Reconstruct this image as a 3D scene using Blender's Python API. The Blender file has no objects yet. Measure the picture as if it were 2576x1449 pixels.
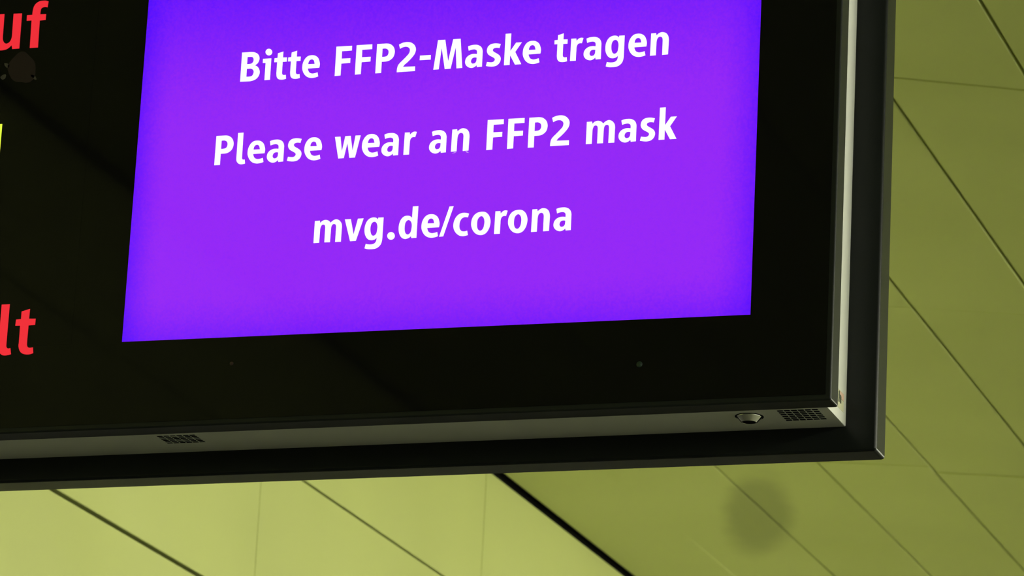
import bpy, bmesh, math, random
from mathutils import Vector, Matrix
from mathutils.geometry import tessellate_polygon

S = bpy.context.scene
COL = S.collection
H0 = 2.81            # height of the lower left screen corner above the platform floor

# ------------------------------------------------------------------ camera
PITCH, YAW, ROLL = 0.28859944, -0.33219706, 0.05164015
CAM = Vector((1.81665, -3.98996, -1.212465 + H0))
fw = Vector((math.sin(YAW)*math.cos(PITCH), math.cos(YAW)*math.cos(PITCH), math.sin(PITCH)))
r0 = Vector((math.cos(YAW), -math.sin(YAW), 0)); u0 = r0.cross(fw)
rt = math.cos(ROLL)*r0 + math.sin(ROLL)*u0
up = -math.sin(ROLL)*r0 + math.cos(ROLL)*u0
cd = bpy.data.cameras.new('camera'); cam = bpy.data.objects.new('camera', cd); COL.objects.link(cam)
cam.matrix_world = Matrix(((rt.x, up.x, -fw.x, CAM.x), (rt.y, up.y, -fw.y, CAM.y), (rt.z, up.z, -fw.z, CAM.z), (0, 0, 0, 1)))
cd.sensor_fit = 'HORIZONTAL'; cd.sensor_width = 36.0; cd.lens = 36.0*10578.84/2576
cd.clip_start = 0.05; cd.clip_end = 200
cd.dof.use_dof = True; cd.dof.focus_distance = 4.27; cd.dof.aperture_fstop = 31
S.camera = cam

# ------------------------------------------------------------------ world, lights, exposure
S.view_settings.view_transform = 'Standard'; S.view_settings.look = 'None'
S.view_settings.exposure = 0.0; S.view_settings.gamma = 1.0; S.view_settings.use_curve_mapping = False
wd = bpy.data.worlds.new('station_dim'); S.world = wd; wd.use_nodes = True
wd.node_tree.nodes['Background'].inputs[0].default_value = (0.9, 1.0, 0.8, 1)
wd.node_tree.nodes['Background'].inputs[1].default_value = 0.02

def strip_light(name, loc, normal, length, width, power, col):
    ld = bpy.data.lights.new(name, 'AREA'); ld.shape = 'RECTANGLE'
    ld.size = length; ld.size_y = width; ld.energy = power; ld.color = col
    o = bpy.data.objects.new(name, ld); COL.objects.link(o)
    n = Vector(normal).normalized(); z = -n; x = Vector((0, 1, 0)); y = z.cross(x).normalized(); x = y.cross(z)
    o.matrix_world = Matrix(((x.x, y.x, z.x, loc[0]), (x.y, y.y, z.y, loc[1]), (x.z, y.z, z.z, loc[2]), (0, 0, 0, 1)))
    return o
# unseen fluorescent strip light along the platform, right of the display
strip_light('unseen_strip_light', (4.10, 6.6, 3.50), (-1, 0, -0.1), 18.5, 0.20, 145, (1.0, 0.98, 0.92))
strip_light('unseen_strip_light', (4.14, 6.6, 3.50), (1, 0, -0.2), 18.5, 0.20, 1130, (1.0, 0.98, 0.92))  # added wash on the right wall, whose bounce lifts the ceiling
strip_light('unseen_strip_light', (4.1, -6.2, 3.50), (-1, 0, -0.1), 6.0, 0.20, 85, (1.0, 0.97, 0.90))  # added weak fill behind the camera for the display front

# ------------------------------------------------------------------ helpers
def mat(name, base=(0.5, 0.5, 0.5), rough=0.5, metal=0.0, spec=0.5, emit=None, strength=0.0):
    m = bpy.data.materials.new(name); m.use_nodes = True
    b = m.node_tree.nodes['Principled BSDF']
    b.inputs['Base Color'].default_value = (*base, 1); b.inputs['Roughness'].default_value = rough
    b.inputs['Metallic'].default_value = metal; b.inputs['Specular IOR Level'].default_value = spec
    if emit:
        b.inputs['Emission Color'].default_value = (*emit, 1); b.inputs['Emission Strength'].default_value = strength
    return m

def node(m, t, **kw):
    n = m.node_tree.nodes.new(t)
    for k, v in kw.items(): setattr(n, k, v)
    return n

def link(m, a, b): m.node_tree.links.new(a, b)

def add_noise_bump(m, scale, strength, dist):
    nt = node(m, 'ShaderNodeTexNoise'); nt.inputs['Scale'].default_value = scale; nt.inputs['Detail'].default_value = 3
    tc = node(m, 'ShaderNodeTexCoord'); link(m, tc.outputs['Object'], nt.inputs['Vector'])
    bp = node(m, 'ShaderNodeBump'); bp.inputs['Strength'].default_value = strength; bp.inputs['Distance'].default_value = dist
    link(m, nt.outputs['Fac'], bp.inputs['Height']); link(m, bp.outputs['Normal'], m.node_tree.nodes['Principled BSDF'].inputs['Normal'])
    return nt

def new_obj(name, me, m=None, parent=None, loc=None):
    o = bpy.data.objects.new(name, me); COL.objects.link(o)
    if m and not me.materials: me.materials.append(m)
    if parent: o.parent = parent
    if loc is not None: o.location = loc
    return o

def from_bm(name, bm, m, parent=None, smooth=False, loc=None):
    bmesh.ops.recalc_face_normals(bm, faces=bm.faces)
    me = bpy.data.meshes.new(name); bm.to_mesh(me); bm.free()
    if smooth:
        for p in me.polygons: p.use_smooth = True
    return new_obj(name, me, m, parent, loc)

def slab(bm, x0, x1, y0, y1, z0, z1, sag=0.0):
    """box whose lower edge drops by sag per metre towards the left, as the housing hangs"""
    vs = []
    for y in (y0, y1):
        for x, z in ((x0, z0), (x1, z0), (x1, z1), (x0, z1)):
            vs.append(bm.verts.new((x, y, z + (sag*(x - 0.787) if z == z0 else 0))))
    a = vs
    for f in ((0, 1, 2, 3), (7, 6, 5, 4), (0, 4, 5, 1), (1, 5, 6, 2), (2, 6, 7, 3), (3, 7, 4, 0)):
        bm.faces.new([a[i] for i in f])

def bevelled(o, w, seg=3):
    md = o.modifiers.new('bevel', 'BEVEL'); md.width = w; md.segments = seg; md.limit_method = 'ANGLE'
    md.harden_normals = True
    for p in o.data.polygons: p.use_smooth = True
    return o

def tag(o, **kw):
    for k, v in kw.items(): o[k] = v
    return o

# ------------------------------------------------------------------ materials
M = {}
def enamel():
    m = mat('yellow_green_enamel', (0.60, 0.62, 0.20), 0.38, 0.0, 0.5)
    b = m.node_tree.nodes['Principled BSDF']
    geo = node(m, 'ShaderNodeNewGeometry')
    # faint cloudy unevenness of the enamel
    n1 = node(m, 'ShaderNodeTexNoise'); n1.inputs['Scale'].default_value = 1.1; n1.inputs['Detail'].default_value = 2
    link(m, geo.outputs['Position'], n1.inputs['Vector'])
    mr = node(m, 'ShaderNodeMapRange'); mr.inputs[1].default_value = 0.3; mr.inputs[2].default_value = 0.7
    mr.inputs[3].default_value = 0.93; mr.inputs[4].default_value = 1.05
    link(m, n1.outputs['Fac'], mr.inputs[0])
    # one soft-edged dark reflection under the vault, painted into the enamel colour
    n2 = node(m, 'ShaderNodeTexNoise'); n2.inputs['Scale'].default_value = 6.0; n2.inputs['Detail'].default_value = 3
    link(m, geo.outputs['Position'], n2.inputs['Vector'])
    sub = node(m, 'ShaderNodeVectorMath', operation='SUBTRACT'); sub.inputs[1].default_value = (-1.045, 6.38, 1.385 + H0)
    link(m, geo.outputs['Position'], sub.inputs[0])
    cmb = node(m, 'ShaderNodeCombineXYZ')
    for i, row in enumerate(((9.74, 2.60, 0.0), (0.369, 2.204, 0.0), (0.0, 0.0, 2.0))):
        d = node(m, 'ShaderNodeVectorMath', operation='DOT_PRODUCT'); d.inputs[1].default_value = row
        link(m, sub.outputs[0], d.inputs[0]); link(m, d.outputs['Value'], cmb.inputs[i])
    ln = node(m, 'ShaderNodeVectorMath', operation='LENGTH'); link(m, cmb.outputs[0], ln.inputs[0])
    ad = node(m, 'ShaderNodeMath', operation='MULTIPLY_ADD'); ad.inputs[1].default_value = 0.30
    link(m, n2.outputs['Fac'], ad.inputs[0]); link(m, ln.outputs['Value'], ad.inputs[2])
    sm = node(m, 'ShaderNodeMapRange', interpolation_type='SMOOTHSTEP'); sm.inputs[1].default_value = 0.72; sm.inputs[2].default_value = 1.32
    sm.inputs[3].default_value = REFLECTION_K; sm.inputs[4].default_value = 1.0
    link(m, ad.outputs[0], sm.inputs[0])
    mu = node(m, 'ShaderNodeMath', operation='MULTIPLY'); link(m, mr.outputs[0], mu.inputs[0]); link(m, sm.outputs[0], mu.inputs[1])
    vm = node(m, 'ShaderNodeVectorMath', operation='SCALE'); vm.inputs[0].default_value = ENAMEL
    link(m, mu.outputs[0], vm.inputs['Scale']); link(m, vm.outputs[0], b.inputs['Base Color'])
    n3 = node(m, 'ShaderNodeTexNoise'); n3.inputs['Scale'].default_value = 1.6; n3.inputs['Detail'].default_value = 1
    link(m, geo.outputs['Position'], n3.inputs['Vector'])
    bp = node(m, 'ShaderNodeBump'); bp.inputs['Strength'].default_value = 1.0; bp.inputs['Distance'].default_value = 0.02
    link(m, n3.outputs['Fac'], bp.inputs['Height']); link(m, bp.outputs['Normal'], b.inputs['Normal'])
    return m
ENAMEL = (0.555, 0.60, 0.205); REFLECTION_K = 0.58
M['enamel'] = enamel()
M['void'] = mat('dark_gap', (0.02, 0.02, 0.015), 0.9)
M['floor'] = mat('grey_stone_floor', (0.095, 0.095, 0.085), 0.45)
add_noise_bump(M['floor'], 30, 0.1, 0.002)
M['endwall'] = mat('dull_green_plaster', (0.07, 0.07, 0.05), 0.7)
M['pale'] = mat('pale_plaster', (0.60, 0.61, 0.55), 0.7)
M['added_cladding'] = mat('added_dark_cladding', (0.06, 0.06, 0.055), 0.5)
M['paint'] = mat('dark_grey_paint', (0.014, 0.0165, 0.014), 0.28, 0.0, 0.16)
add_noise_bump(M['paint'], 900, 0.05, 0.0005)
M['plate'] = mat('charcoal_paint', (0.009, 0.0108, 0.0096), 0.26, 0.0, 0.16)
add_noise_bump(M['plate'], 900, 0.05, 0.0005)
M['silver'] = mat('silver_lacquer', (0.50, 0.51, 0.46), 0.5, 0.1)
add_noise_bump(M['silver'], 1200, 0.06, 0.0004)
M['glass'] = mat('black_display_glass', (0.004, 0.004, 0.004), 0.04, 0.0, 0.16)
M['slot'] = mat('vent_shadow', (0.003, 0.003, 0.003), 0.9, 0.0, 0.0)
M['chrome'] = mat('polished_steel', (0.75, 0.75, 0.72), 0.12, 1.0)
M['hole'] = mat('matte_black', (0.004, 0.004, 0.004), 0.8, 0.0, 0.05)
M['smudge'] = mat('brown_grime', (0.030, 0.022, 0.018), 0.85, 0.0, 0.1)
M['grime2'] = mat('pale_grime', (0.075, 0.07, 0.055), 0.85, 0.0, 0.1)
M['led_r'] = mat('unlit_red_lens', (0.03, 0.012, 0.011), 0.4)
M['led_g'] = mat('unlit_green_lens', (0.010, 0.028, 0.016), 0.4)
M['rod'] = mat('steel_rod', (0.4, 0.4, 0.38), 0.35, 0.8)
M['sticker'] = mat('sticker_paper', (0.42, 0.42, 0.28), 0.6)
M['sticker_pink'] = mat('sticker_pink_print', (0.50, 0.33, 0.25), 0.6)
M['sticker_ink'] = mat('sticker_dark_print', (0.05, 0.06, 0.03), 0.6)
def emitter(name, col, strength, spec=0.16):
    return mat(name, (0.004, 0.004, 0.004), 0.05, 0.0, spec, col, strength)
M['white'] = emitter('lit_white', (0.97, 1.0, 1.0), 1.12)
M['red'] = emitter('lit_red', (0.87, 0.026, 0.040), 1.0)
M['yellow'] = emitter('lit_yellow', (0.78, 1.0, 0.055), 1.05)
def purple():
    """violet picture of the screen; the backlight of the panel is weaker along its rim"""
    m = emitter('lit_violet', (0.27, 0.018, 0.92), 1.0)
    tc = node(m, 'ShaderNodeTexCoord'); sx = node(m, 'ShaderNodeSeparateXYZ'); link(m, tc.outputs['Generated'], sx.inputs[0])
    def ramp(src, a, b):
        r = node(m, 'ShaderNodeMapRange', interpolation_type='SMOOTHSTEP'); r.inputs[1].default_value = a; r.inputs[2].default_value = b
        link(m, src, r.inputs[0]); return r.outputs[0]
    def mul(a, b):
        q = node(m, 'ShaderNodeMath', operation='MULTIPLY'); link(m, a, q.inputs[0]); link(m, b, q.inputs[1]); return q.outputs[0]
    x, z = sx.outputs['X'], sx.outputs['Z']
    k = mul(mul(ramp(x, -0.025, 0.06), ramp(x, 1.035, 0.93)), mul(ramp(z, -0.11, 0.14), ramp(z, 1.15, 0.52)))
    k2 = node(m, 'ShaderNodeMath', operation='POWER'); link(m, k, k2.inputs[0]); k2.inputs[1].default_value = 0.8
    wv = node(m, 'ShaderNodeTexNoise'); wv.inputs['Scale'].default_value = 420; wv.inputs['Detail'].default_value = 1
    link(m, tc.outputs['Object'], wv.inputs['Vector'])
    wr = node(m, 'ShaderNodeMapRange'); wr.inputs[1].default_value = 0.3; wr.inputs[2].default_value = 0.7; wr.inputs[3].default_value = -0.10; wr.inputs[4].default_value = 0.10
    link(m, wv.outputs['Fac'], wr.inputs[0])
    ad = node(m, 'ShaderNodeMath', operation='ADD'); link(m, k2.outputs[0], ad.inputs[0]); link(m, wr.outputs[0], ad.inputs[1])
    mx = node(m, 'ShaderNodeMix', data_type='RGBA')
    mx.inputs['A'].default_value = (0.075, 0.001, 0.98, 1); mx.inputs['B'].default_value = (0.300, 0.020, 0.92, 1)
    link(m, ad.outputs[0], mx.inputs['Factor'])
    link(m, mx.outputs['Result'], m.node_tree.nodes['Principled BSDF'].inputs['Emission Color'])
    return m
M['violet'] = purple()

# ------------------------------------------------------------------ setting
random.seed(4)
Y0, PL, NC = -8.09 - 1.49, 1.49, 17          # joints every 1.49 m along the platform; one falls at y = 4.29
Y0 = 4.285 - PL*9
YEND = Y0 + PL*NC
XW = -1.594                                   # face of the left wall
ZC = 1.3875 + H0                              # where wall and vault meet

def simple(name, x0, x1, y0, y1, z0, z1, m, label, cat):
    bm = bmesh.new(); slab(bm, x0, x1, y0, y1, z0, z1)
    o = from_bm(name, bm, m); tag(o, kind='structure', label=label, category=cat); return o

XR, ZTOP = 5.2, ZC + 0.6
simple('floor', XW - 0.15, XR + 0.1, Y0 - 0.1, YEND + 0.1, -0.12, 0.0, M['floor'], 'grey stone platform floor below the display', 'floor')

def panel_mesh(name, w, l, gap_a, gap_b, gap_l, thick=0.018, bulge=0.0, nseg=1):
    """sheet panel: width along local x, length along local y, visible face towards -z"""
    bm = bmesh.new(); ha, hb, hl = w/2 - gap_a/2, w/2 - gap_b/2, l/2 - gap_l/2
    e = 0.0009
    prof = [(-ha, thick), (-ha, e*1.2), (-ha + e, 0.0)]
    for i in range(1, nseg): 
        t = -1 + 2*i/nseg; prof.append((t*(min(ha, hb) - e), -bulge*(1 - t*t)))
    prof += [(hb - e, 0.0), (hb, e*1.2), (hb, thick)]
    ys = [-hl, -hl + e, hl - e, hl]
    rows = []
    for j, y in enumerate(ys):
        dz = e if j in (0, 3) else 0.0
        rows.append([bm.verts.new((x, y, min(z + dz, thick))) for x, z in prof])
    for j in range(3):
        for i in range(len(prof) - 1):
            bm.faces.new((rows[j][i], rows[j][i+1], rows[j+1][i+1], rows[j+1][i]))
    bm.faces.new(rows[0]); bm.faces.new(rows[3][::-1])
    bm.faces.new((rows[0][0], rows[1][0], rows[2][0], rows[3][0], rows[3][-1], rows[2][-1], rows[1][-1], rows[0][-1]))
    bmesh.ops.recalc_face_normals(bm, faces=bm.faces)
    me = bpy.data.meshes.new(name); bm.to_mesh(me); bm.free()
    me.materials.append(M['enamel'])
    return me

# left wall: dark backing with the enamelled panels hung on it, in rows 0.345 m high
wl = simple('wall_left', XW - 0.16, XW - 0.03, Y0, YEND, 0.0, ZC + 0.25, M['void'], 'pale yellow-green panelled station wall behind and below the display', 'wall')
WH = 0.3447
wgaps = [0.008, 0.0055, 0.0095, 0.0075, 0.0075]          # width of the open joint above each row
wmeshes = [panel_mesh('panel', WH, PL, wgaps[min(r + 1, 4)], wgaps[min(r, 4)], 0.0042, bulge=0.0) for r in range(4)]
ZW = ZC - 0.008
for r in range(6):
    for cidx in range(NC):
        o = new_obj('panel', wmeshes[min(r, 3)], None, wl)
        zc = ZW - WH*(r + 0.5); yc = Y0 + PL*(cidx + 0.5)
        # local x -> world z, local y -> world y, local -z -> world +x
        mm = Matrix(((0, 0, -1, XW), (0, 1, 0, yc), (1, 0, 0, zc), (0, 0, 0, 1)))
        j = Matrix.Rotation(random.uniform(-1, 1)*0.0008, 4, 'X') @ Matrix.Rotation(random.uniform(-1, 1)*0.0008, 4, 'Y')
        o.matrix_local = mm @ j

simple('added_wall_cladding', XW - 0.04, XW + 0.005, Y0, YEND, 0.0, ZW - WH*6 - 0.012, M['added_cladding'], 'added dark cladding of the lower left wall, out of view', 'cladding')  # dark lower wall added to cut green bounce onto the display underside

# vaulted ceiling: strips 0.287 m wide, bending down to the right
VP = [(-1.5944, 1.3875), (-1.3074, 1.3904), (-1.0204, 1.3895), (-0.7341, 1.3698), (-0.4479, 1.3480), (-0.1621, 1.3220), (0.1231, 1.2902), (0.4065, 1.2449)]
ang = math.radians(9.5)  # unseen rest of the vault, shaped to shade the wall top
while VP[-1][0] < XR - 0.25:
    VP.append((VP[-1][0] + 0.287*math.cos(ang), VP[-1][1] - 0.287*math.sin(ang))); ang = max(0.0, ang - math.radians(0.1 if VP[-1][0] < 2.4 else 2.4))
bm = bmesh.new(); lo, hi = [], []
for (x, z) in [(XW - 0.10, VP[0][1])] + VP:
    lo.append([bm.verts.new((x, y, z + H0 + 0.03)) for y in (Y0, YEND)])
    hi.append([bm.verts.new((x, y, z + H0 + 0.16)) for y in (Y0, YEND)])
for i in range(len(lo) - 1):
    bm.faces.new((lo[i][0], lo[i+1][0], lo[i+1][1], lo[i][1])); bm.faces.new((hi[i][0], hi[i][1], hi[i+1][1], hi[i+1][0]))
    for k in (0, 1): bm.faces.new((lo[i][k], hi[i][k], hi[i+1][k], lo[i+1][k]))
for i in (0, -1): bm.faces.new((lo[i][0], lo[i][1], hi[i][1], hi[i][0]))
ce = from_bm('ceiling', bm, M['void']); tag(ce, kind='structure', label='olive yellow vaulted ceiling of long panels behind the display', category='ceiling')
cmeshes = {}
cgaps = [0.010, 0.0045, 0.0045, 0.0045, 0.0055, 0.0075, 0.0075, 0.0075]   # joint left of each strip
def cmesh(s, gl):
    k = (cgaps[min(s, 7)], cgaps[min(s + 1, 7)], gl)
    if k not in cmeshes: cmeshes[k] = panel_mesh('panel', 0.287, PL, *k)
    return cmeshes[k]
for s in range(len(VP) - 1):
    (xa, za), (xb, zb) = VP[s], VP[s+1]
    t = math.atan2(zb - za, xb - xa)
    joint = {6: 0.0055, 5: 0.0016, 4: 0.0016}.get(s, 0.0007)
    shift = 2.83 - (4.285 - PL) if s == 6 else (4.345 - 4.285 if s in (4, 5) else 0.0)
    for cidx in range(NC):
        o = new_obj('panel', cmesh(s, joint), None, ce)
        off = 0.010 if s == 0 else 0.0
        o.matrix_local = (Matrix.Translation(((xa + xb)/2 + off, Y0 + PL*(cidx + 0.5) + shift, (za + zb)/2 + H0)) @ Matrix.Rotation(-t, 4, 'Y')
                          @ Matrix.Rotation(random.uniform(-1, 1)*0.004, 4, 'Y') @ Matrix.Rotation(random.uniform(-1, 1)*0.002, 4, 'X'))
simple('wall_right', XR, XR + 0.15, Y0, YEND, 0.0, ZC + 0.25, M['pale'], 'plain pale far side wall opposite the panels', 'wall')
simple('wall_back', XW - 0.15, XR + 0.15, YEND, YEND + 0.15, 0.0, ZC + 0.25, M['endwall'], 'plain dull green end wall beyond the display', 'wall')
simple('wall_front', XW - 0.15, XR + 0.15, Y0 - 0.15, Y0, 0.0, ZC + 0.25, M['endwall'], 'plain dull green end wall facing the display', 'wall')

# ------------------------------------------------------------------ the information display
disp = bpy.data.objects.new('information_display', None); COL.objects.link(disp); disp.location = (0, 0, H0)
tag(disp, label='black hanging passenger information display with violet screen and silver case', category='display')
XL, SAG = -0.98, 0.0042

def box_part(name, x0, x1, y0, y1, z0, z1, m, bev, parent=disp, sag=SAG):
    bm = bmesh.new(); slab(bm, x0, x1, y0, y1, z0, z1, sag)
    o = from_bm(name, bm, m, parent)
    if bev: bevelled(o, bev)
    return o

tag(box_part('back_plate', XL - 0.02, 0.8088, 0.1095, 0.150, -0.1190, 0.555, M['plate'], 0.0035), label='charcoal back plate')
tag(box_part('bezel', XL, 0.7875, 0.0, 0.030, -0.0935, 0.520, M['paint'], 0.0022), label='dark grey bezel')
tag(box_part('front_glass', XL + 0.006, 0.7815, -0.0006, 0.004, -0.0875, 0.514, M['glass'], 0), label='black glass front')

# silver case between bezel and back plate, its underside pierced by the vent slots
CX, CZ = 0.7755, -0.0921
slots = []
for vx0, vx1, vy0, vy1 in ((0.7202, 0.7642, 0.0360, 0.0795), (0.0300, 0.0752, 0.0392, 0.0728)):
    nx, ny = 6, 6
    for i in range(nx):
        for j in range(ny):
            px, py = (vx1 - vx0)/nx, (vy1 - vy0)/ny
            slots.append((vx0 + px*(i + 0.07), vx0 + px*(i + 0.93), vy0 + py*(j + 0.13), vy0 + py*(j + 0.84)))
def zb(x): return CZ + SAG*(x - 0.787)
bm = bmesh.new()
xs = sorted({XL + 0.02, CX} | {round(v, 6) for s in slots for v in s[:2]})
ys = sorted({0.028, 0.112} | {round(v, 6) for s in slots for v in s[2:]})
sset = [(round(a, 6), round(b, 6), round(c, 6), round(d, 6)) for a, b, c, d in slots]
grid = {}
def gv(x, y, up=0.0):
    k = (x, y, up)
    if k not in grid: grid[k] = bm.verts.new((x, y, zb(x) + up))
    return grid[k]
for i in range(len(xs) - 1):
    for j in range(len(ys) - 1):
        xm, ym = (xs[i] + xs[i+1])/2, (ys[j] + ys[j+1])/2
        if not any(a < xm < b and c < ym < d for a, b, c, d in sset):
            bm.faces.new((gv(xs[i], ys[j]), gv(xs[i], ys[j+1]), gv(xs[i+1], ys[j+1]), gv(xs[i+1], ys[j])))
for a, b, c, d in sset:
    xi = [x for x in xs if a <= x <= b]; yi = [y for y in ys if c <= y <= d]
    ring = [(x, c) for x in xi] + [(b, y) for y in yi[1:]] + [(x, d) for x in xi[::-1][1:]] + [(a, y) for y in yi[::-1][1:-1]]
    for q in range(len(ring)):
        p0, p1 = ring[q], ring[(q+1) % len(ring)]
        bm.faces.new((gv(*p0), gv(*p1), gv(*p1, 0.004), gv(*p0, 0.004))).material_index = 1
top = 0.512
tv = {(x, y): bm.verts.new((x, y, top)) for x in (xs[0], xs[-1]) for y in (ys[0], ys[-1])}
bm.faces.new([gv(xs[-1], y) for y in ys] + [tv[(xs[-1], ys[-1])], tv[(xs[-1], ys[0])]])
bm.faces.new([gv(xs[0], y) for y in ys[::-1]] + [tv[(xs[0], ys[0])], tv[(xs[0], ys[-1])]])
bm.faces.new([gv(x, ys[0]) for x in xs] + [tv[(xs[-1], ys[0])], tv[(xs[0], ys[0])]])
bm.faces.new([gv(x, ys[-1]) for x in xs[::-1]] + [tv[(xs[0], ys[-1])], tv[(xs[-1], ys[-1])]])
bm.faces.new([tv[(xs[0], ys[0])], tv[(xs[-1], ys[0])], tv[(xs[-1], ys[-1])], tv[(xs[0], ys[-1])]])
# round the long lower right edge a little
ed = [e for e in bm.edges if all(abs(v.co.x - CX) < 1e-6 and v.co.z < 0 for v in e.verts)]
bmesh.ops.bevel(bm, geom=ed, offset=0.0013, segments=3, affect='EDGES', profile=0.5)
case = from_bm('case', bm, M['silver'], disp); case.data.materials.append(M['slot']); tag(case, label='silver lacquered case')
slot_meshes = {}
for a, b, c, d in sset:
    key = (round(b - a, 5), round(d - c, 5))
    if key not in slot_meshes:
        b2 = bmesh.new(); slab(b2, -(b-a)/2, (b-a)/2, -(d-c)/2, (d-c)/2, 0.0, 0.003)
        bmesh.ops.recalc_face_normals(b2, faces=b2.faces)
        me = bpy.data.meshes.new('vent_slot'); b2.to_mesh(me); b2.free(); me.materials.append(M['slot']); slot_meshes[key] = me
    new_obj('vent_slot', slot_meshes[key], None, case, ((a+b)/2, (c+d)/2, zb((a+b)/2) + 0.0010))

def lathe(name, prof, m, parent, loc, n=32):
    bm = bmesh.new(); rings = []
    for r, z in prof:
        rings.append([bm.verts.new((r*math.cos(2*math.pi*i/n), r*math.sin(2*math.pi*i/n), z)) for i in range(n)])
    for a, b in zip(rings[:-1], rings[1:]):
        for i in range(n): bm.faces.new((a[i], a[(i+1) % n], b[(i+1) % n], b[i]))
    bm.faces.new(rings[-1]); bm.faces.new(rings[0][::-1])
    o = from_bm(name, bm, m, parent, True, loc)
    md = o.modifiers.new('split', 'EDGE_SPLIT'); md.split_angle = math.radians(35)
    return o
# tapered steel nozzle on the underside
nz = lathe('nozzle', [(0.0105, 0.004), (0.0136, 0.0), (0.0134, -0.0008), (0.0126, -0.0013), (0.0084, -0.0060), (0.0080, -0.0063), (0.0072, -0.0060), (0.0066, 0.001)], M['chrome'], disp, (0.6867, 0.0562, zb(0.6867)))
tag(nz, label='tapered polished steel nozzle')
lathe('contact_shadow', [(0.0148, 0.002), (0.0150, -0.0003), (0.0140, -0.0006), (0.0132, -0.0003)], M['hole'], nz, (0, 0, 0))  # dark ring standing in for the contact shadow round the nozzle base
lathe('opening', [(0.0066, 0.001), (0.0070, -0.0057), (0.0030, -0.0050)], M['hole'], nz, (0, 0, 0))

# sticker on the silver flank
def flat_poly(name, loops, m, parent, plane, off, thick=0.0002):
    """thin printed shape: loops of (u, v); plane 'front' -> (x, z) facing -y, 'side' -> (y, z) facing +x"""
    bm = bmesh.new()
    def P(u, v, d):
        return (u, -off - d, v) if plane == 'front' else (off + d, u, v)
    flat = [p for l in loops for p in l]
    f = [bm.verts.new(P(u, v, thick)) for u, v in flat]
    for tri in tessellate_polygon([[Vector((u, v, 0)) for u, v in l] for l in loops]):
        try: bm.faces.new([f[i] for i in tri])
        except ValueError: pass
    b = [bm.verts.new(P(u, v, 0)) for u, v in flat]; k = 0
    for l in loops:
        n = len(l)
        for i in range(n):
            a0, a1 = k + i, k + (i+1) % n
            bm.faces.new((f[a0], f[a1], b[a1], b[a0]))
        k += n
    bmesh.ops.recalc_face_normals(bm, faces=bm.faces)
    # make the printed face look outwards
    want = Vector((0, -1, 0)) if plane == 'front' else Vector((1, 0, 0))
    for fc in bm.faces:
        if abs(fc.normal.dot(want)) > 0.9 and fc.normal.dot(want) < 0: fc.normal_flip()
    me = bpy.data.meshes.new(name); bm.to_mesh(me); bm.free(); me.materials.append(m)
    return new_obj(name, me, None, parent)
st = flat_poly('sticker', [[(0.060, -0.0800), (0.0985, -0.0800), (0.0985, -0.0606), (0.060, -0.0606)]], M['sticker'], disp, 'side', CX)
tag(st, label='small printed sticker on the silver flank')
flat_poly('printed_band', [[(0.078, -0.0685), (0.0975, -0.0685), (0.0975, -0.0615), (0.078, -0.0615)]], M['sticker_pink'], st, 'side', CX + 0.0003)
flat_poly('printed_letter', [[(0.0765, -0.0740), (0.0795, -0.0740), (0.0795, -0.0690), (0.0830, -0.0690), (0.0830, -0.0740), (0.0862, -0.0740), (0.0862, -0.0670), (0.0845, -0.0655), (0.0795, -0.0655), (0.0795, -0.0622), (0.0765, -0.0622)]], M['sticker_ink'], st, 'side', CX + 0.0006)

# status lenses in the glass
lathe('status_lens', [(0.0022, 0.0005), (0.0021, -0.0004), (0.0012, -0.0008)], M['led_r'], disp, (0.1292, -0.0006, -0.0294), 16).rotation_euler = (-math.pi/2, 0, 0)
lathe('status_lens', [(0.0034, 0.0005), (0.0032, -0.0005), (0.0018, -0.0011)], M['led_g'], disp, (0.5834, -0.0006, -0.0483), 16).rotation_euler = (-math.pi/2, 0, 0)

# hanger rods up to the vault
for hx in (-0.62, 0.42):
    zt = 0.0
    for (xa, za), (xb, zbb) in zip(VP[:-1], VP[1:]):
        if xa <= hx <= xb: zt = za + (zbb - za)*(hx - xa)/(xb - xa)
    lathe('hanger_rod', [(0.016, 0.55), (0.016, zt + 0.001)], M['rod'], disp, (hx, 0.13, 0), 20)

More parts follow.
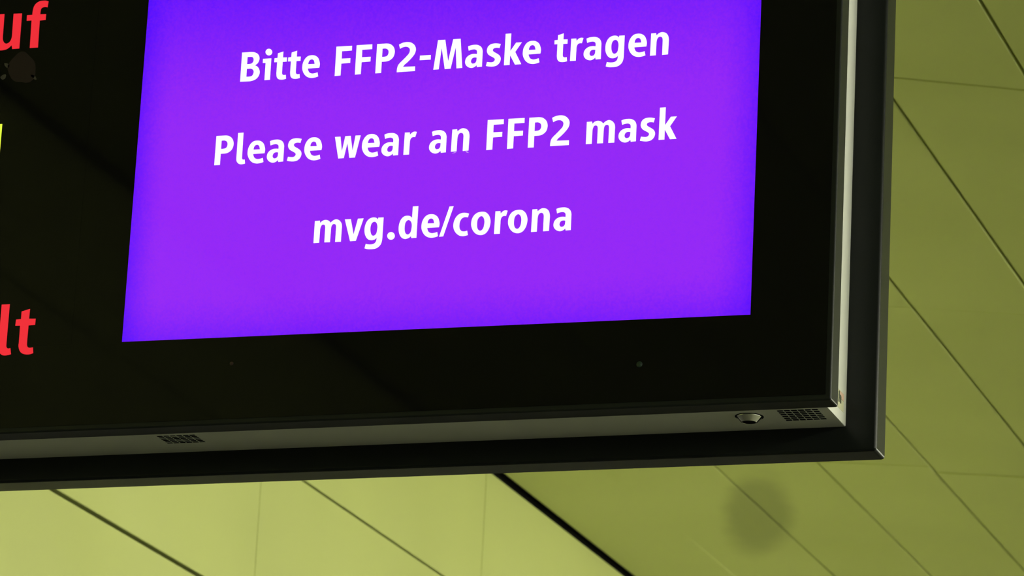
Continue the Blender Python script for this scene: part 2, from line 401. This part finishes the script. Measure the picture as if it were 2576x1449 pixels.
# ------------------------------------------------------------------ lettering (outlines in 0.1 mm)
GLYPHS = {
 'B': [[(-1,337,1),(103,337,1),(147,330),(184,310),(204,280),(209,246),(199,213),(183,193),(160,179,1),(189,164),(210,138),(223,100),(217,61),(195,28),(162,8),(115,-2,1),(0,0,1)],[(68,281,1),(107,281,1),(129,273),(140,252),(139,227),(124,206),(101,199),(67,198,1)],[(69,144,1),(113,144,1),(137,133),(150,113),(149,85),(135,61),(111,53),(69,53,1)]],
 'i': [[(70,320),(68,306),(60,294),(48,286),(33,284),(17,288),(4,298),(-6,311),(-10,326),(-8,340),(0,352),(12,360),(27,362),(43,358),(56,348),(66,335)],[(-34,249,1),(64,249,1),(65,2,1),(0,0,1),(0,199,1),(-33,201,1)]],
 't': [[(36,101,1),(99,118,1),(99,49,1),(146,47,1),(146,-2,1),(99,-2,1),(99,-120,1),(103,-143),(118,-154),(145,-153,1),(151,-199,1),(127,-205),(96,-206),(63,-198),(42,-175),(35,-139),(34,-116,1),(34,-1,1),(0,0,1),(0,46,1),(35,48,1)]],
 'e': [[(0,0,1),(-131,-1,1),(-126,-22),(-111,-47),(-82,-61),(-51,-60),(-16,-51,1),(-5,-98,1),(-36,-108),(-83,-112),(-131,-98),(-169,-64),(-192,-18),(-198,21),(-192,72),(-169,117),(-136,144),(-93,150),(-53,141),(-19,113),(-1,71),(5,36)],[(-131,49,1),(-127,75),(-113,96),(-91,102),(-71,91),(-62,71),(-57,48,1)]],
 'F': [[(-1,337,1),(180,336,1),(181,281,1),(68,280,1),(69,195,1),(170,194,1),(170,140,1),(69,138,1),(68,2,1),(0,0,1)]],
 'P': [[(1,335,1),(108,335,1),(152,325),(189,295),(207,255),(209,216),(196,174),(167,145),(129,130),(67,128,1),(67,0,1),(0,0,1)],[(67,278,1),(96,279,1),(120,270),(136,250),(138,221),(129,198),(110,186),(67,183,1)]],
 '2': [[(7,315,1),(34,328),(68,337),(107,338),(146,329),(183,301),(203,261),(201,219),(186,185),(153,144),(113,104),(87,83),(68,57,1),(207,54,1),(208,1,1),(0,0,1),(1,38),(10,76),(32,106),(65,138),(101,175),(126,204),(136,234),(133,258),(114,278),(87,286),(56,282),(22,266,1)]],
 '-': [[(1,52,1),(125,52,1),(126,-1,1),(0,0,1)]],
 'M': [[(35,335,1),(118,334,1),(164,87,1),(208,334,1),(292,334,1),(329,0,1),(263,-1,1),(242,240,1),(197,0,1),(130,-1,1),(82,243,1),(62,1,1),(0,0,1)]],
 'a': [[(-170,240,1),(-142,250),(-108,254),(-69,252),(-34,237),(-12,212),(-2,181),(-1,162,1),(0,0,1),(-57,-2,1),(-62,21,1),(-79,5),(-105,-6),(-132,-5),(-163,9),(-186,35),(-194,66),(-188,101),(-166,130),(-133,147),(-98,151),(-65,147,1),(-65,174),(-72,191),(-93,202),(-124,201),(-160,191,1)],[(-65,106,1),(-88,110),(-111,104),(-125,85),(-127,62),(-117,46),(-104,41),(-81,46),(-68,66),(-66,85)]],
 's': [[(155,239,1),(143,193,1),(123,198),(100,199),(76,191),(69,174),(80,156),(111,137),(143,114),(160,88),(163,59),(151,25),(122,-2),(81,-12),(39,-9),(0,0,1),(10,45,1),(36,40),(67,38),(89,48),(97,67),(89,83),(63,100),(28,121),(7,150),(2,181),(13,218),(41,242),(78,250),(117,248)]],
 'k': [[(1,357,1),(65,357,1),(64,159,1),(124,249,1),(190,249,1),(120,144,1),(195,1,1),(124,0,1),(64,109,1),(64,0,1),(0,0,1)]],
 'r': [[(3,251,1),(59,250,1),(63,223,1),(81,243),(102,254),(121,255),(139,250,1),(124,193,1),(99,194),(81,186),(69,164),(66,133,1),(65,0,1),(0,0,1)]],
 'g': [[(-61,1,1),(0,0,1),(-1,-223,1),(-3,-257),(-11,-291),(-27,-316),(-52,-336),(-85,-347),(-128,-348),(-165,-345),(-196,-335,1),(-186,-286,1),(-161,-292),(-130,-295),(-100,-291),(-79,-277),(-69,-256),(-65,-222,1),(-81,-238),(-102,-246),(-126,-248),(-158,-239),(-186,-211),(-204,-169),(-209,-125),(-205,-79),(-188,-36),(-162,-8),(-132,4),(-104,5),(-82,-2),(-63,-19,1)],[(-99,-43),(-77,-59),(-65,-94),(-66,-135),(-72,-172),(-86,-192),(-107,-199),(-126,-187),(-138,-158),(-143,-123),(-140,-83),(-126,-53)]],
 'n': [[(3,249,1),(57,250,1),(63,224,1),(83,243),(110,256),(137,255),(165,244),(188,218),(198,186),(201,161,1),(198,3,1),(133,1,1),(133,168,1),(128,191),(118,202),(104,207),(88,203),(73,185),(67,157),(66,139,1),(64,1,1),(0,0,1)]],
 'l': [[(0,0,1),(64,1,1),(66,-266,1),(68,-297),(79,-308),(99,-308,1),(107,-355,1),(81,-360),(53,-360),(25,-348),(5,-320),(1,-289),(1,-266,1)]],
 'w': [[(-53,247,1),(11,247,1),(37,80,1),(65,249,1),(128,249,1),(159,80,1),(182,249,1),(242,248,1),(192,0,1),(127,0,1),(95,169,1),(64,1,1),(0,0,1)]],
 'm': [[(0,248,1),(57,249,1),(64,222,1),(82,242),(106,252),(131,253),(160,242),(182,220,1),(205,241),(228,252),(249,254),(282,239),(307,206),(314,174),(314,150,1),(313,0,1),(247,0,1),(248,165,1),(242,193),(226,203),(207,199),(195,180),(191,148,1),(189,1,1),(124,2,1),(124,171,1),(116,196),(97,203),(80,194),(69,166),(67,142,1),(65,1,1),(0,0,1)]],
 'v': [[(-75,248,1),(-6,247,1),(35,75,1),(74,248,1),(139,248,1),(66,1,1),(0,0,1)]],
 '.': [[(43,-2),(41,-18),(32,-32),(19,-40),(3,-43),(-14,-39),(-29,-29),(-39,-14),(-43,2),(-41,18),(-32,32),(-19,40),(-3,43),(14,39),(29,29),(39,14)]],
 'd': [[(-61,351,1),(2,352,1),(0,0,1),(-57,-1,1),(-63,21,1),(-83,4),(-106,-5),(-130,-7),(-163,6),(-189,39),(-203,80),(-207,127),(-201,175),(-180,221),(-149,246),(-113,251),(-85,244),(-62,225,1)],[(-96,202),(-73,184),(-61,152),(-61,108),(-70,65),(-89,44),(-109,43),(-128,60),(-138,96),(-139,136),(-133,175),(-114,198)]],
 '/': [[(99,331,1),(146,332,1),(47,2,1),(0,0,1)]],
 'c': [[(10,42,1),(0,0,1),(-21,4),(-45,3),(-72,-14),(-88,-49),(-91,-92),(-84,-124),(-64,-147),(-40,-153),(-20,-152),(-1,-146,1),(10,-196,1),(-21,-203),(-53,-205),(-90,-195),(-127,-165),(-151,-125),(-160,-81),(-153,-30),(-129,17),(-95,44),(-60,53),(-24,51)]],
 'o': [[(7,49),(46,40),(81,8),(101,-40),(104,-83),(93,-138),(66,-184),(31,-206),(-8,-209),(-49,-194),(-83,-161),(-105,-116),(-111,-72),(-104,-25),(-80,17),(-42,42)],[(0,0),(21,-14),(34,-44),(36,-84),(29,-127),(12,-154),(-9,-160),(-30,-146),(-42,-115),(-44,-76),(-40,-37),(-23,-10)]],
 'U': [[(-219,423,1),(-215,149,1),(-208,110),(-188,79),(-160,69),(-128,85),(-108,123),(-104,168,1),(-108,419,1),(-4,416,1),(0,0,1),(-87,-1,1),(-98,44,1),(-132,14),(-170,-3),(-237,-7),(-286,17),(-315,71),(-322,143,1),(-325,425,1)]],
 'f': [[(0,0,1),(100,0,1),(94,318,1),(165,321,1),(165,391,1),(94,393,1),(94,422),(102,461),(135,475),(175,469,1),(182,540,1),(134,553),(68,548),(18,512),(-1,455),(-4,393,1),(-69,393,1),(-67,326,1),(-7,326,1)]],
 'L': [[(0,0,1),(98,0,1),(98,-457,1),(103,-487),(121,-502),(150,-499,1),(164,-569,1),(131,-578),(89,-581),(52,-572),(17,-538),(3,-493),(1,-453,1)]],
 'T': [[(-173,413,1),(-74,439,1),(-75,327,1),(4,324,1),(3,253,1),(-75,250,1),(-76,59,1),(-71,19),(-49,-2),(0,0,1),(9,-66,1),(-32,-77),(-79,-77),(-128,-61),(-159,-27),(-174,18),(-174,53,1),(-176,252,1),(-234,253,1),(-231,324,1),(-172,327,1)]],
}
WHITE = [('Bitte',[('B',1160,2894),('i',1444,2893),('t',1545,3094),('t',1705,3093),('e',2074,2997)]),('FFP2-Maske',[('F',2259,2890),('F',2492,2891),('P',2726,2891),('2',2972,2888),('-',3226,3009),('M',3388,2890),('a',3939,2890),('s',3983,2895),('k',4186,2889),('e',4589,2996)]),('tragen',[('t',4741,3090),('r',4924,2890),('a',5266,2891),('g',5520,3139),('e',5763,2999),('n',5808,2892)]),('Please',[('P',927,1949),('l',1180,2304),('e',1505,2054),('a',1729,1948),('s',1771,1954),('e',2162,2053)]),('wear',[('w',2362,1946),('e',2823,2052),('a',3045,1946),('r',3104,1945)]),('an',[('a',3585,1946),('n',3641,1949)]),('FFP2',[('F',4038,1945),('F',4270,1945),('P',4501,1945),('2',4749,1948)]),('mask',[('m',5144,1947),('a',5694,1948),('s',5737,1952),('k',5941,1949)]),('mvg.de/corona',[('m',2141,1006),('v',2558,1007),('g',2924,1254),('.',3020,1043),('d',3308,1008),('e',3555,1112),('/',3562,1006),('c',3875,1205),('o',4025,1211),('r',4175,1006),('o',4435,1211),('n',4585,1007),('a',5023,1007)])]
RED = [('uf',[('U',-1523,3454),('f',-1396,3451)]),('lt',[('L',-1464,482),('T',-1045,-20)])]

def outline(pts):
    """smooth curve through the points, sharp where a point carries a third value"""
    n = len(pts); out = []
    P = [Vector((p[0], p[1]))*1e-4 for p in pts]; corner = [len(p) > 2 for p in pts]
    for i in range(n):
        a, b = P[i], P[(i+1) % n]
        if corner[i] and corner[(i+1) % n]:
            out.append(a); continue
        t0 = (b - P[i-1])/2 if not corner[i] else None
        t1 = (P[(i+2) % n] - a)/2 if not corner[(i+1) % n] else None
        if t0 is None: t0 = 2*(b - a) - t1 if False else (1.5*(b - a) - 0.5*t1)
        if t1 is None: t1 = 1.5*(b - a) - 0.5*t0
        for s in range(5):
            t = s/5; t2, t3 = t*t, t*t*t
            out.append((2*t3 - 3*t2 + 1)*a + (t3 - 2*t2 + t)*t0 + (-2*t3 + 3*t2)*b + (t3 - t2)*t1)
    return out

def word(name, glyphs, m, parent, off):
    bm = bmesh.new()
    for g, gx, gz in glyphs:
        O = Vector((gx, gz))*1e-4
        loops = [[p + O for p in outline(l)] for l in GLYPHS[g]]
        groups = [[loops[0]], [loops[1]]] if g == 'i' else [loops]
        for grp in groups:
            flat = [p for l in grp for p in l]
            f = [bm.verts.new((p.x, -off, p.y)) for p in flat]
            for tri in tessellate_polygon([[Vector((p.x, p.y, 0)) for p in l] for l in grp]):
                try: fc = bm.faces.new([f[i] for i in tri])
                except ValueError: continue
                fc.normal_update()
                if fc.normal.y > 0: fc.normal_flip()
    me = bpy.data.meshes.new(name); bm.to_mesh(me); bm.free(); me.materials.append(m)
    return new_obj(name, me, None, parent)

def screen(name, x0, x1, z0, z1, m, off=0.0010):
    return flat_poly(name, [[(x0, z0), (x1, z0), (x1, z1), (x0, z1)]], m, disp, 'front', 0.0006, off - 0.0006)
sc = screen('screen', 0.0, 0.70, 0.0, 0.412, M['violet']); tag(sc, label='lit violet screen with white lettering')
for w, gl in WHITE:
    tag(word('lettering', gl, M['white'], sc, 0.0014), label='white lettering reading ' + w)
s2 = screen('screen', -0.90, -0.060, 0.0, 0.412, M['glass'], 0.0008); tag(s2, label='dark screen with red lettering and a yellow field')
for w, gl in RED:
    tag(word('lettering', gl, M['red'], s2, 0.0014), label='red lettering ending in ' + w)
tag(flat_poly('lit_field', [[(-0.80, 0.135), (-0.1652, 0.135), (-0.1652, 0.2576), (-0.80, 0.2576)]], M['yellow'], s2, 'front', 0.0008, 0.0004), label='bright yellow lit field')

# grime on the glass below the red letters
random.seed(11)
def blob(name, cx, cz, rx, rz, m, jag, n=26, rot=0.0):
    pts = []
    ph = [random.uniform(0, 6.28) for _ in range(4)]
    for i in range(n):
        a = 2*math.pi*i/n
        k = 1 + jag*(0.5*math.sin(2*a + ph[0]) + 0.3*math.sin(3*a + ph[1]) + 0.25*math.sin(5*a + ph[2]))
        u, v = rx*k*math.cos(a), rz*k*math.sin(a)
        pts.append((cx + u*math.cos(rot) - v*math.sin(rot), cz + u*math.sin(rot) + v*math.cos(rot)))
    return flat_poly(name, [pts], m, disp, 'front', 0.0008, 0.0003)
tag(blob('grime_spot', -0.1470, 0.3220, 0.0165, 0.0185, M['smudge'], 0.18), label='brown grime spot on the glass')
blob('grime_spot', -0.1318, 0.3105, 0.0045, 0.0016, M['grime2'], 0.3, 14, -0.6)
blob('grime_spot', -0.1658, 0.3265, 0.0042, 0.0020, M['grime2'], 0.3, 14, -0.5)
blob('grime_spot', -0.1690, 0.3130, 0.0030, 0.0032, M['grime2'], 0.3, 14)

# two short scratches in the film below the n
M['scratch'] = emitter('scratch_glint', (0.75, 0.45, 1.0), 0.9)
for pts in (((0.3653, 0.1930), (0.3680, 0.1939), (0.3702, 0.1941), (0.3685, 0.1934)), ((0.3802, 0.1950), (0.3818, 0.1932), (0.3845, 0.1927), (0.3826, 0.1940))):
    flat_poly('scratch', [list(pts)], M['scratch'], sc, 'front', 0.0012, 0.0003)
